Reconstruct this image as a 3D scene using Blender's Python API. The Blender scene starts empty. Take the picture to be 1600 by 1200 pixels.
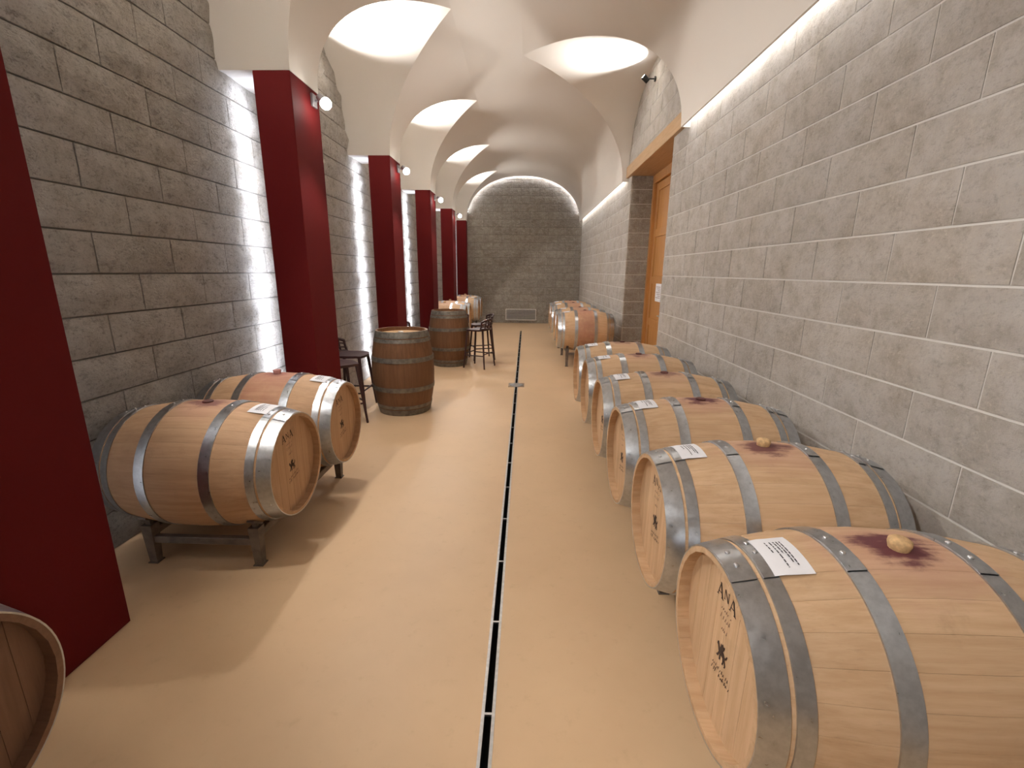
import bpy, math, random
from mathutils import Matrix, Vector
random.seed(7)
SC = bpy.context.scene
COL = SC.collection

# ------------------------------------------------------------------ camera
F_PX, PITCH, YAW, ROLL, CAM_Z = 711.0, 0.2427, 0.0275, 0.0100, 1.75
def make_camera():
    cp, sp, cy, sy = math.cos(PITCH), math.sin(PITCH), math.cos(YAW), math.sin(YAW)
    fwd = Vector((-sy*cp, cy*cp, -sp)); right = Vector((cy, sy, 0)); up = right.cross(fwd)
    cr, sr = math.cos(ROLL), math.sin(ROLL)
    r2 = cr*right + sr*up; u2 = -sr*right + cr*up
    cam = bpy.data.cameras.new('camera'); cam.sensor_fit = 'HORIZONTAL'; cam.sensor_width = 36
    cam.lens = 36*F_PX/1600; cam.clip_start = 0.05; cam.clip_end = 100
    o = bpy.data.objects.new('camera', cam); COL.objects.link(o)
    o.matrix_world = Matrix(((r2.x, u2.x, -fwd.x, 0), (r2.y, u2.y, -fwd.y, 0), (r2.z, u2.z, -fwd.z, CAM_Z), (0, 0, 0, 1)))
    SC.camera = o
make_camera()

# ------------------------------------------------------------------ world, exposure, light levels
w = bpy.data.worlds.new('world'); SC.world = w; w.use_nodes = True
w.node_tree.nodes['Background'].inputs[0].default_value = (0.5, 0.5, 0.52, 1)
w.node_tree.nodes['Background'].inputs[1].default_value = 0.02
SC.view_settings.view_transform = 'Standard'; SC.view_settings.look = 'None'
SC.view_settings.gamma = 1.0; SC.view_settings.use_curve_mapping = False
SC.view_settings.exposure = 0.17
P_COLUMN_LAMP, P_UPLIGHT, P_COLUMN_STRIP, P_COVE, E_ARCH = 86.0, 340.0, 13.0, 1.5, 18.0
C_LAMP = (1.0, 0.95, 0.90); C_UP = (1.0, 0.97, 0.93); C_STRIP = (0.76, 0.83, 1.0); C_COVE = (1.0, 0.97, 0.95)

# ------------------------------------------------------------------ dimensions (metres)
XL, XR, YB, YE = -2.59, 1.83, -4.0, 15.95          # wall faces
ZS, XE_L, XE_R = 3.35, -1.983, 1.72                # vault springing
VCX, VA, VB, VN = -0.1315, 1.8515, 1.39, 2.15      # vault centre, half width, rise, exponent
F0, BAY, CD = 4.2229, 2.8526, 0.536                # front of second column, spacing, column depth
CX0 = -2.30                                        # wall-side face of a column
CP, BL = 0.2445, 0.617                             # course height, block length
def front(k): return F0 + BAY*(k-2)
def vz(x): return ZS + VB*max(0.0, 1-abs((x-VCX)/VA)**VN)**(1/VN)

# ------------------------------------------------------------------ helpers
class MB:
    def __init__(s): s.v, s.f = [], []
    def add(s, vs, fs):
        o = len(s.v); s.v += [tuple(p) for p in vs]; s.f += [tuple(o+i for i in f) for f in fs]
    def box(s, a, b, M=None):
        x0, y0, z0 = a; x1, y1, z1 = b
        vs = [(x0,y0,z0),(x1,y0,z0),(x1,y1,z0),(x0,y1,z0),(x0,y0,z1),(x1,y0,z1),(x1,y1,z1),(x0,y1,z1)]
        if M is not None: vs = [M @ Vector(p) for p in vs]
        s.add(vs, [(3,2,1,0),(4,5,6,7),(0,1,5,4),(1,2,6,5),(2,3,7,6),(3,0,4,7)])
    def bbox(s, a, b, c=0.006):
        """box with bevelled edges"""
        (x0,y0,z0),(x1,y1,z1) = a, b
        m = Vector(((x0+x1)/2,(y0+y1)/2,(z0+z1)/2)); h = (abs(x1-x0)/2,abs(y1-y0)/2,abs(z1-z0)/2)
        idx = {}; vs = []
        for sx in (-1,1):
            for sy in (-1,1):
                for sz in (-1,1):
                    for ax in range(3):
                        q = [h[0]-c,h[1]-c,h[2]-c]; q[ax] = h[ax]
                        idx[(sx,sy,sz,ax)] = len(vs); vs.append(m+Vector((sx*q[0],sy*q[1],sz*q[2])))
        fs = []
        S = (-1,1)
        for t in S:
            fs.append([idx[(t,-1,-1,0)],idx[(t,1,-1,0)],idx[(t,1,1,0)],idx[(t,-1,1,0)]][::t])
            fs.append([idx[(1,t,-1,1)],idx[(-1,t,-1,1)],idx[(-1,t,1,1)],idx[(1,t,1,1)]][::t])
            fs.append([idx[(-1,-1,t,2)],idx[(1,-1,t,2)],idx[(1,1,t,2)],idx[(-1,1,t,2)]][::t])
            for u in S:
                fs.append([idx[(t,u,-1,0)],idx[(t,u,-1,1)],idx[(t,u,1,1)],idx[(t,u,1,0)]])
                fs.append([idx[(t,-1,u,0)],idx[(t,-1,u,2)],idx[(t,1,u,2)],idx[(t,1,u,0)]])
                fs.append([idx[(-1,t,u,1)],idx[(-1,t,u,2)],idx[(1,t,u,2)],idx[(1,t,u,1)]])
        for sx in S:
            for sy in S:
                for sz in S: fs.append([idx[(sx,sy,sz,0)],idx[(sx,sy,sz,1)],idx[(sx,sy,sz,2)]])
        s.add(vs, fs)
    def tube(s, pts, r, n=8, r1=None, cap=True):
        pts = [Vector(p) for p in pts]; N = len(pts); rings = []
        for i, p in enumerate(pts):
            d = (pts[min(i+1,N-1)]-pts[max(i-1,0)]).normalized()
            a = d.cross(Vector((0,0,1)))
            if a.length < 1e-3: a = Vector((1,0,0))
            a.normalize(); b = d.cross(a)
            rr = r if r1 is None else r+(r1-r)*i/(N-1)
            rings.append([p+rr*(math.cos(2*math.pi*j/n)*a+math.sin(2*math.pi*j/n)*b) for j in range(n)])
        vs = [q for g in rings for q in g]; fs = []
        for i in range(N-1):
            for j in range(n): fs.append((i*n+j,i*n+(j+1)%n,(i+1)*n+(j+1)%n,(i+1)*n+j))
        if cap: fs += [tuple(range(n))[::-1], tuple((N-1)*n+j for j in range(n))]
        s.add(vs, fs)
    def lathe(s, prof, n=24, axis='X', M=None, a0=0, a1=2*math.pi):
        """prof: list of (pos along axis, radius)"""
        full = abs(a1-a0-2*math.pi) < 1e-6; m = n if full else n+1; vs = []
        for (h, r) in prof:
            for j in range(m):
                t = a0+(a1-a0)*j/n; c, q = r*math.cos(t), r*math.sin(t)
                p = Vector((h, q, c)) if axis == 'X' else Vector((c, q, h))
                vs.append(M @ p if M is not None else p)
        fs = []
        for i in range(len(prof)-1):
            for j in range(n):
                k = (j+1) % m if full else j+1
                fs.append((i*m+j, i*m+k, (i+1)*m+k, (i+1)*m+j))
        s.add(vs, fs)
    def sphere(s, c, r, n=10, sc=(1,1,1)):
        vs, fs = [], []
        R = max(4, n//2)
        for i in range(R+1):
            t = math.pi*i/R
            for j in range(n):
                p = 2*math.pi*j/n
                vs.append((c[0]+sc[0]*r*math.sin(t)*math.cos(p), c[1]+sc[1]*r*math.sin(t)*math.sin(p), c[2]+sc[2]*r*math.cos(t)))
        for i in range(R):
            for j in range(n): fs.append((i*n+j,(i+1)*n+j,(i+1)*n+(j+1)%n,i*n+(j+1)%n))
        s.add(vs, fs)
    def mesh(s, name, mat=None, smooth=None):
        me = bpy.data.meshes.new(name); me.from_pydata(s.v, [], s.f); me.validate()
        if smooth is not None:
            me.polygons.foreach_set('use_smooth', [True]*len(me.polygons))
            if smooth < 180: me.set_sharp_from_angle(angle=math.radians(smooth))
        if mat: me.materials.append(mat)
        me.update(); return me
    def build(s, name, mat=None, parent=None, smooth=None):
        return place(name, s.mesh(name, mat, smooth), parent)
def place(name, me, parent=None, M=None):
    o = bpy.data.objects.new(name, me); COL.objects.link(o)
    if parent is not None: o.parent = parent
    if M is not None: o.matrix_local = M
    return o
def tag(o, label=None, cat=None, group=None, kind=None):
    if label: o['label'] = label
    if cat: o['category'] = cat
    if group: o['group'] = group
    if kind: o['kind'] = kind
    return o
def empty(name, loc, rz=0.0):
    o = bpy.data.objects.new(name, None); COL.objects.link(o); o.empty_display_size = 0.1
    o.location = loc; o.rotation_euler = (0,0,rz); return o
def T(x, y, z): return Matrix.Translation((x, y, z))
def RX(a): return Matrix.Rotation(a, 4, 'X')
def RY(a): return Matrix.Rotation(a, 4, 'Y')
def RZ(a): return Matrix.Rotation(a, 4, 'Z')

# ------------------------------------------------------------------ materials
class NT:
    def __init__(s, name):
        s.m = bpy.data.materials.new(name); s.m.use_nodes = True; s.t = s.m.node_tree; s.n = s.t.nodes
        s.b = s.n['Principled BSDF']
    def node(s, kind, **kw):
        n = s.n.new(kind)
        for k, v in kw.items(): setattr(n, k, v)
        return n
    def link(s, a, b): s.t.links.new(a, b)
    def val(s, sock, v):
        if isinstance(v, bpy.types.NodeSocket): s.link(v, sock)
        elif v is not None: sock.default_value = v
    def math(s, op, a, b=None, c=None, clamp=False):
        n = s.node('ShaderNodeMath', operation=op, use_clamp=clamp); s.val(n.inputs[0], a); s.val(n.inputs[1], b); s.val(n.inputs[2], c); return n.outputs[0]
    def coord(s, obj=None, out='Object'):
        n = s.node('ShaderNodeTexCoord')
        if obj is not None: n.object = obj
        return n.outputs[out]
    def geo(s): return s.node('ShaderNodeNewGeometry').outputs['Position']
    def mapping(s, vec, scale=(1,1,1), loc=(0,0,0)):
        n = s.node('ShaderNodeMapping'); s.link(vec, n.inputs[0]); s.val(n.inputs['Scale'], scale); s.val(n.inputs['Location'], loc); return n.outputs[0]
    def noise(s, vec, scale, detail=4, rough=0.55, out='Fac'):
        n = s.node('ShaderNodeTexNoise'); s.link(vec, n.inputs['Vector']); n.inputs['Scale'].default_value = scale
        n.inputs['Detail'].default_value = detail; n.inputs['Roughness'].default_value = rough; return n.outputs[out]
    def ramp(s, fac, stops):
        n = s.node('ShaderNodeValToRGB'); s.link(fac, n.inputs[0]); e = n.color_ramp.elements
        while len(e) < len(stops): e.new(0.5)
        for i, (p, c) in enumerate(stops): e[i].position = p; e[i].color = (*c, 1) if len(c) == 3 else c
        return n.outputs[0]
    def range(s, v, a, b, c=0.0, d=1.0, smooth=True):
        n = s.node('ShaderNodeMapRange'); n.clamp = True
        if smooth: n.interpolation_type = 'SMOOTHSTEP'
        s.val(n.inputs[0], v); n.inputs[1].default_value = a; n.inputs[2].default_value = b; n.inputs[3].default_value = c; n.inputs[4].default_value = d; return n.outputs[0]
    def mix(s, fac, a, b, blend='MIX'):
        n = s.node('ShaderNodeMix', data_type='RGBA', blend_type=blend); s.val(n.inputs[0], fac)
        for i, v in ((6,a),(7,b)):
            if isinstance(v, bpy.types.NodeSocket): s.link(v, n.inputs[i])
            else: n.inputs[i].default_value = (*v, 1)
        return n.outputs[2]
    def xyz(s, vec):
        n = s.node('ShaderNodeSeparateXYZ'); s.link(vec, n.inputs[0]); return n.outputs
    def bump(s, h, strength=0.5, dist=0.01, prev=None):
        n = s.node('ShaderNodeBump'); s.link(h, n.inputs['Height']); n.inputs['Strength'].default_value = strength; n.inputs['Distance'].default_value = dist
        if prev is not None: s.link(prev, n.inputs['Normal'])
        s.link(n.outputs[0], s.b.inputs['Normal']); return n.outputs[0]
    def random(s): return s.node('ShaderNodeObjectInfo').outputs['Random']
    def set(s, **kw):
        for k, v in kw.items():
            i = s.b.inputs[k.replace('_', ' ')]
            if isinstance(v, bpy.types.NodeSocket): s.link(v, i)
            else: i.default_value = (*v, 1) if isinstance(v, tuple) and len(v) == 3 else v
        return s

def mat_plain(name, col, rough=0.6, metal=0.0, nscale=20, var=0.08, bump=0.0, bscale=200):
    m = NT(name); g = m.coord()
    n = m.noise(g, nscale)
    c = m.mix(m.range(n, 0.3, 0.7), tuple(x*(1-var) for x in col), tuple(min(1, x*(1+var)) for x in col))
    m.set(Base_Color=c, Roughness=rough, Metallic=metal)
    if bump: m.bump(m.noise(g, bscale), bump, 0.002)
    return m.m
def mat_emit(name, col, strength):
    m = NT(name); m.set(Base_Color=(0.8,0.8,0.8), Emission_Color=col, Emission_Strength=strength); return m.m

def mat_stone(name, k, tint):
    m = NT(name); g = m.geo(); r = m.random()
    big = m.noise(g, 1.3, 3, 0.6); mid = m.noise(g, 7, 5, 0.65); fine = m.noise(g, 55, 5, 0.7); grit = m.noise(g, 190, 3, 0.7)
    c = m.ramp(big, [(0.3, tuple(x*y for x, y in zip((0.405,0.375,0.335), tint))), (0.5, tuple(x*y for x, y in zip((0.430,0.410,0.382), tint))), (0.7, tuple(x*y for x, y in zip((0.450,0.432,0.410), tint)))])
    c = m.mix(m.range(mid, 0.35, 0.72), c, m.mix(1.0, c, (0.80,0.77,0.72), 'MULTIPLY'))
    c = m.mix(m.range(fine, 0.52, 0.72), c, (0.56,0.52,0.46)); c = m.mix(m.math('MULTIPLY', m.range(fine, 0.46, 0.30), 0.45*k), c, (0.20,0.165,0.13))
    chip = m.noise(m.mapping(g, (1,1,1.5)), 11, 8, 0.78); vein = m.noise(m.mapping(g, (1,1,1.6), (5,3,1)), 26, 7, 0.75)
    c = m.mix(m.math('MULTIPLY', m.range(chip, 0.50, 0.66), 0.34*k), c, (0.64,0.60,0.53)); c = m.mix(m.math('MULTIPLY', m.range(chip, 0.48, 0.34), 0.40*k), c, (0.17,0.14,0.11))
    c = m.mix(m.math('MULTIPLY', m.range(vein, 0.46, 0.32), 0.42*k), c, (0.13,0.11,0.09))
    tone = m.range(r, 0, 1, 0.93, 1.06, False)
    hs = m.node('ShaderNodeHueSaturation'); m.link(c, hs.inputs['Color']); m.link(tone, hs.inputs['Value'])
    m.set(Base_Color=hs.outputs[0], Roughness=0.92, Specular_IOR_Level=0.15)
    m.bump(grit, 0.25*k, 0.004, m.bump(fine, 0.40*k, 0.010, m.bump(chip, 0.9*k, 0.045)))
    return m.m
STONE = mat_stone('rough_split_stone', 1.25, (1.30,1.25,1.19)); STONE_E = mat_stone('dimmed_split_stone', 1.0, (0.86,0.83,0.79)); STONE_R = mat_stone('grey_split_stone', 0.62, (1.24,1.23,1.24))  # end wall and jamb copy: rough stone darkened in colour for their dim light
def mat_mortar(name, a, b):
    m = NT(name); g = m.geo(); n = m.noise(g, 60, 4)
    m.set(Base_Color=m.mix(n, a, b), Roughness=0.95, Specular_IOR_Level=0.1); m.bump(n, 0.4, 0.004); return m.m
MORTAR = mat_mortar('light_mortar', (0.66,0.64,0.61), (0.74,0.72,0.69)); MORTAR_L = mat_mortar('dark_mortar', (0.20,0.18,0.155), (0.28,0.255,0.225))
def mat_plaster():
    m = NT('cream_plaster'); g = m.geo(); n = m.noise(g, 1.2, 4); f = m.noise(g, 90, 3)
    m.set(Base_Color=m.mix(n, (0.80,0.755,0.70), (0.84,0.80,0.745)), Roughness=0.85, Specular_IOR_Level=0.2); m.bump(f, 0.06, 0.003); return m.m
PLASTER = mat_plaster()
def mat_floor():
    m = NT('ochre_resin'); g = m.geo(); n = m.noise(g, 0.9, 5, 0.6); f = m.noise(g, 14, 5, 0.65); sp = m.noise(g, 260, 2)
    c = m.mix(m.range(n, 0.3, 0.7), (0.560,0.385,0.230), (0.620,0.435,0.265))
    c = m.mix(m.math('MULTIPLY', m.range(f, 0.55, 0.8), 0.35), c, (0.42,0.29,0.17))
    c = m.mix(m.math('MULTIPLY', m.range(sp, 0.70, 0.78), 0.5), c, (0.30,0.21,0.13))
    m.set(Base_Color=c, Roughness=m.range(n, 0.3, 0.7, 0.42, 0.52, False), Specular_IOR_Level=0.35); m.bump(f, 0.05, 0.004); return m.m
FLOOR = mat_floor()
def mat_red():
    m = NT('red_paint'); g = m.geo(); n = m.noise(g, 2.5, 4)
    m.set(Base_Color=m.mix(n, (0.098,0.007,0.008), (0.116,0.009,0.009)), Roughness=0.7, Specular_IOR_Level=0.10); m.bump(m.noise(g, 160, 3), 0.05, 0.002); return m.m
RED = mat_red()
def mat_timber(name, a, b, sc=(1,14,14), rough=0.5):
    m = NT(name); g = m.mapping(m.coord(), sc); n = m.noise(g, 3, 6, 0.6); n2 = m.noise(g, 14, 4)
    c = m.mix(m.range(n, 0.25, 0.75), a, b); c = m.mix(m.math('MULTIPLY', n2, 0.25), c, tuple(x*0.6 for x in a))
    m.set(Base_Color=c, Roughness=rough, Specular_IOR_Level=0.3); m.bump(n2, 0.06, 0.003); return m.m
LINTEL = mat_timber('lintel_timber', (0.50,0.32,0.17), (0.60,0.41,0.24), (12,1,12))
DOORWOOD = mat_timber('door_wood', (0.44,0.20,0.06), (0.54,0.27,0.09), (12,12,1))
def mat_hoop():
    m = NT('galvanised_steel'); g = m.coord(); n = m.noise(g, 38, 4, 0.6); f = m.noise(g, 120, 3)
    c = m.mix(m.range(n, 0.3, 0.7), (0.46,0.49,0.53), (0.57,0.60,0.64))
    m.set(Base_Color=c, Metallic=1.0, Roughness=m.range(n, 0.3, 0.7, 0.27, 0.33, False)); m.bump(f, 0.01, 0.001); return m.m
HOOP = mat_hoop()
OLDHOOP = mat_plain('weathered_hoop', (0.17,0.155,0.13), 0.5, 0.6, 18, 0.3, 0.05)
STEEL = mat_plain('brushed_steel', (0.55,0.55,0.55), 0.35, 1.0, 40, 0.1)
RIVET = mat_plain('rivet_steel', (0.62,0.62,0.63), 0.3, 1.0, 40, 0.1)
RACK = mat_plain('rack_steel', (0.17,0.14,0.12), 0.55, 0.5, 12, 0.25, 0.05)
BLACK = mat_plain('black_metal', (0.015,0.014,0.014), 0.5, 0.3, 30, 0.2)
DARK = mat_plain('dark_trough', (0.006,0.006,0.006), 0.8, 0.0, 30, 0.2)
STOOL = mat_plain('dark_red_plastic', (0.038,0.011,0.011), 0.5, 0.0, 12, 0.12)
PAPER = mat_plain('paper', (0.80,0.80,0.84), 0.8, 0.0, 8, 0.03)
INK = mat_plain('ink', (0.03,0.027,0.035), 0.8, 0.0, 60, 0.3)
BRAND = mat_plain('branded_ink', (0.045,0.024,0.016), 0.85, 0.0, 60, 0.4)
FADED = mat_plain('faded_ink', (0.20,0.12,0.085), 0.85, 0.0, 60, 0.3)
CORK = mat_plain('cork', (0.58,0.38,0.19), 0.8, 0.0, 45, 0.25, 0.3, 90)
SILICONE = mat_plain('pink_silicone', (0.42,0.20,0.18), 0.55, 0.0, 20, 0.1)
WINEBUNG = mat_plain('wine_soaked_bung', (0.09,0.025,0.02), 0.6, 0.0, 20, 0.3)
GREY = mat_plain('grey_metal', (0.34,0.34,0.36), 0.45, 0.6, 20, 0.1)
WHITEMETAL = mat_plain('pale_grey_paint', (0.80,0.78,0.74), 0.6, 0.0, 20, 0.08)
GLOW = mat_emit('lamp_glow', (1.0,0.96,0.90), 60)
GLOW_UP = mat_emit('uplight_glow', (1.0,0.98,0.95), 40)
GLOW_STRIP = mat_emit('strip_glow', C_STRIP, 4)
GLOW_ARCH = mat_emit('arch_glow', (0.94,0.94,1.0), E_ARCH)
GLOW_COVE = mat_emit('cove_glow', C_COVE, 6)

def mat_oak(root, name, a, b, stain, seed, axis=0, band=0.0):
    """oak staves: grain along the barrel axis; wine stain of its own round the bung"""
    m = NT(name); o = m.coord(root); k = [16,16,16]; k[axis] = 0.9
    g = m.mapping(o, tuple(k), (seed*3.1, seed*1.7, seed*0.9)); n = m.noise(g, 2.2, 6, 0.62); n2 = m.noise(g, 9, 5, 0.6)
    c = m.mix(m.range(n, 0.28, 0.72), a, b); c = m.mix(m.math('MULTIPLY', m.range(n2, 0.55, 0.8), 0.35), c, tuple(x*0.55 for x in a))
    r = m.random(); hs = m.node('ShaderNodeHueSaturation'); m.link(c, hs.inputs['Color']); m.link(m.range(r, 0, 1, 0.955, 1.04, False), hs.inputs['Value']); c = hs.outputs[0]
    dirt = m.noise(m.mapping(o, (3,3,3), (seed,0,seed)), 2.0, 5, 0.7); c = m.mix(m.math('MULTIPLY', m.range(dirt, 0.55, 0.8), 0.35), c, tuple(x*0.5 for x in a))
    if stain > 0:
        p = m.xyz(o); nz = m.noise(m.mapping(o, (1,1.4,1), (seed*2.3, seed, 0)), 9, 5, 0.65); nf = m.noise(m.mapping(o, (2,24,8), (0,seed,0)), 3, 4)
        ax = m.math('ABSOLUTE', p[0]); rad = m.math('SQRT', m.math('ADD', m.math('MULTIPLY', m.math('POWER', ax, 2.0), 0.8), m.math('MULTIPLY', m.math('POWER', p[1], 2.0), 1.5)))
        rad = m.math('ADD', rad, m.math('MULTIPLY', m.math('SUBTRACT', nz, 0.5), 0.22)); rad = m.math('ADD', rad, m.math('MULTIPLY', m.math('SUBTRACT', nf, 0.5), 0.10))
        top = m.range(p[2], 0.50, 0.66)
        pale = m.math('MULTIPLY', m.math('MULTIPLY', m.range(rad, 0.30, 0.10), top), 0.34*min(1, stain)); c = m.mix(pale, c, (0.42,0.19,0.18))
        dark = m.math('MULTIPLY', m.math('MULTIPLY', m.range(rad, 0.125, 0.05), top), 0.92*min(1, stain)); c = m.mix(dark, c, (0.085,0.012,0.028))
        if band > 0:
            sb = m.math('MULTIPLY', m.range(ax, 0.17, 0.13), m.range(nz, 0.25, 0.65, 0.4, 1.0)); c = m.mix(m.math('MULTIPLY', sb, band), c, (0.30,0.085,0.075))
    m.set(Base_Color=c, Roughness=0.62, Specular_IOR_Level=0.3); m.bump(n2, 0.10, 0.002); return m.m

# ------------------------------------------------------------------ floor with its drain slot
DX0, DX1, DY0, DY1 = -0.139, -0.109, -1.5, 13.79
fl = MB()
fl.box((XL-0.3, YB, -0.12), (DX0, YE+0.2, 0)); fl.box((DX1, YB, -0.12), (2.5, YE+0.2, 0))
fl.box((DX0, YB, -0.12), (DX1, DY0, 0)); fl.box((DX0, DY1, -0.12), (DX1, YE+0.2, 0))
tag(fl.build('floor', FLOOR), 'ochre resin floor of the barrel cellar', kind='structure')

# ------------------------------------------------------------------ stone block walls
def block_mesh(i):
    rnd = random.Random(100+i); m = MB(); nu, nw = 5, 3; vs = []
    for a in range(nu):
        for b in range(nw):
            u = -0.5+a/(nu-1); q = -0.5+b/(nw-1); edge = a in (0,nu-1) or b in (0,nw-1)
            d = -0.003-rnd.random()*0.004 if edge else 0.004+rnd.random()*0.020
            vs.append((d, u*(BL-0.009)+(0 if edge else rnd.uniform(-.03,.03)), q*(CP-0.011)+(0 if edge else rnd.uniform(-.02,.02))))
    fs = []
    for a in range(nu-1):
        for b in range(nw-1):
            k = a*nw+b; fs.append((k, k+nw, k+nw+1, k+1))
    loop = [a*nw for a in range(nu)]+[(nu-1)*nw+b for b in range(1,nw)]+[a*nw+nw-1 for a in range(nu-2,-1,-1)]+[b for b in range(nw-2,0,-1)]
    o = len(vs)
    for k in loop: vs.append((-0.05, vs[k][1], vs[k][2]))
    for j in range(len(loop)):
        j2 = (j+1) % len(loop); fs.append((loop[j], o+j, o+j2, loop[j2]))
    m.add(vs, fs); return m
BLOCK_MB = [block_mesh(i) for i in range(14)]
BLOCKS = {m_: [b.mesh('stone_block', m_, smooth=50) for b in BLOCK_MB] for m_ in (STONE, STONE_R, STONE_E)}
def lay(parent, M, runs, rough, near, rnd, far_name='far_blocks', mat=None):
    mat = mat or STONE_R
    """runs: (u0,u1,z0,z1) block rectangles in wall space; M maps wall space (x out, y along, z up)"""
    far = MB()
    for (u0, u1, z0, z1) in runs:
        lu, lz = u1-u0, z1-z0
        if lu < 0.02 or lz < 0.02: continue
        i = rnd.randrange(len(BLOCK_MB)); fl_ = 1 if rnd.random() < .5 else -1
        S = Matrix.Diagonal((rough, fl_*lu/BL, lz/CP, 1)); L = M @ T(0,(u0+u1)/2,(z0+z1)/2) @ S
        if near(u0, u1, z0, z1): place('stone_block', BLOCKS[mat][i], parent, L)
        else:
            f = BLOCK_MB[i].f if fl_ > 0 else [q[::-1] for q in BLOCK_MB[i].f]
            far.add([L @ Vector(p) for p in BLOCK_MB[i].v], f)
    if far.v: tag(far.build(far_name, mat, parent, smooth=50), kind='stuff')
def course(j, off_even, off_odd, a, b):
    off = off_odd if j % 2 else off_even; k = math.ceil((a-off)/BL-1e-6); u = a; out = []
    x = off+k*BL
    while u < b-1e-6:
        e = min(x if x > u+1e-6 else x+BL, b); out.append((u, e)); u = e; x = off+math.ceil((u-off)/BL+1e-6)*BL
    return out
rnd = random.Random(3)
# left wall
wl = MB(); wl.box((XL-0.25, YB, 0), (XL-0.020, YE+0.3, 4.95))
wall_left = tag(wl.build('wall_left', MORTAR_L), 'split-face stone block wall behind the red columns', kind='structure')
def lunette_half_width(z, ym, hw):                 # half opening of a side lunette at height z
    zt = min(1.0, max(0.0, (z-ZS)/VB)); x = VA*(1-zt**VN)**(1/VN)
    t = (VA-x)/(VA-(VCX-(-0.90))); return hw*(1-min(1,t)**1.2)
runs = []
for j in range(20):
    z0, z1 = j*CP, (j+1)*CP
    if z0 < 3.36: runs += [(a, b, z0, z1) for a, b in course(j, 3.068, 2.776, YB, YE+0.02)]
    else:
        for k in range(0, 6):
            ym, hw = front(k)+CD+(BAY-CD)/2, (BAY-CD)/2; h = lunette_half_width(z0-0.05, ym, hw)+0.30
            if z0 < 4.80: runs += [(a, b, z0, z1) for a, b in course(j, 3.068, 2.776, ym-h, ym+h)]
lay(wall_left, T(XL, 0, 0), runs, 1.3, lambda a,b,c,d: 2.3 < b and a < 8.6, rnd, mat=STONE)
# right wall with the doorway
DY_N, DY_F, DZ = 6.35, 8.70, 3.40
wr = MB(); x0 = XR+0.0065
wr.box((x0, YB, 0), (2.45, DY_N-0.012, 4.95)); wr.box((x0, DY_F+0.012, 0), (2.45, YE+0.3, 4.95)); wr.box((x0, DY_N-0.012, 3.56), (2.45, DY_F+0.012, 4.95))
wr.box((2.40, DY_N-0.012, 0), (2.45, DY_F+0.012, 3.56))
wall_right = tag(wr.build('wall_right', MORTAR), 'grey stone block wall with a timber-framed doorway', kind='structure')
runs = []; ymr, hwr = 7.36, 1.62
for j in range(20):
    z0, z1 = j*CP, (j+1)*CP
    if j < 14: runs += [(a, b, z0, z1) for a, b in course(j, 2.127, 2.435, YB, DY_N)]+[(a, b, z0, z1) for a, b in course(j, 2.127, 2.435, DY_F, YE+0.02)]
    elif z0 < 4.75: runs += [(a, b, max(z0, 3.59), z1) for a, b in course(j, 2.127, 2.435, 5.6, 9.2)]
lay(wall_right, T(XR, 0, 0) @ RZ(math.pi) @ Matrix.Diagonal((1,-1,1,1)), runs, 0.55, lambda a,b,c,d: 1.25 < b and a < 9.6, rnd)
runs = []                                            # far jamb of the doorway
for j in range(14):
    s = 0.26 if j % 2 else 0.155; runs += [(XR+0.01, XR+0.01+s, j*CP, (j+1)*CP), (XR+0.01+s, 2.30, j*CP, (j+1)*CP)]
lay(wall_right, T(0, DY_F, 0) @ RZ(-math.pi/2), runs, 0.9, lambda a,b,c,d: True, rnd, mat=STONE_E)
# end wall
we = MB(); we.box((XL-0.25, YE+0.012, 0), (2.45, YE+0.3, 4.95))
wall_end = tag(we.build('wall_end', MORTAR_L), 'stone block wall closing the far end under the vault', kind='structure')
runs = []
for j in range(20):
    if j*CP < 4.82: runs += [(a, b, j*CP, (j+1)*CP) for a, b in course(j, 0.10, 0.41, XL, XR+0.03)]
lay(wall_end, T(0, YE, 0) @ RZ(-math.pi/2), runs, 0.6, lambda a,b,c,d: True, rnd, mat=STONE_E)
wb = MB(); wb.box((XL-0.25, YB-0.2, 0), (2.45, YB, 4.95))
tag(wb.build('wall_back', PLASTER), 'plain plastered wall behind the viewpoint', kind='structure')

# ------------------------------------------------------------------ vaulted ceiling with side lunettes
YV0, YV1 = YB, YE-0.09
XT_L, XT_R, P_L, P_R = -0.90, -0.10, 1.15, 1.15
cm = MB()
def patch(rows):
    n = len(rows[0]); cm.add([p for r in rows for p in r], [(i*n+j, i*n+j+1, (i+1)*n+j+1, (i+1)*n+j) for i in range(len(rows)-1) for j in range(n-1)])
NR = 26; TS = [(i/NR)**2.2 for i in range(NR+1)]
def gx(xe, xt, t): return xe+(xt-xe)*t
bays = [(front(k)+CD+(BAY-CD)/2, (BAY-CD)/2) for k in range(0, 6)]
YSH = 0.10
def nearY(b, t, p, ysh): return b[0]+ysh*t-b[1]*(1-t**p)
def farY(b, t, p, ysh): return b[0]+ysh*t+b[1]*(1-t**p)
def side(xe, xt, p, bl, ysh, xw):
    for i in range(len(bl)+1):
        rows = []
        for t in TS:
            x = gx(xe, xt, t); z = vz(x); a = farY(bl[i-1], t, p, ysh) if i else YV0; b = nearY(bl[i], t, p, ysh) if i < len(bl) else YV1
            m = 14; rows.append([(x, a+(b-a)*q/m, z) for q in range(m+1)])
        patch(rows)
    for bb in bl:
        ts = [(t, -1) for t in TS]+[(t, 1) for t in TS[-2::-1]]
        rows = []
        for t, sg in ts:
            x = gx(xe, xt, t); z = vz(x); y = nearY(bb, t, p, ysh) if sg < 0 else farY(bb, t, p, ysh)
            rows.append([(x+(xw-x)*q/6, y, z) for q in range(7)])
        patch(rows)
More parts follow.
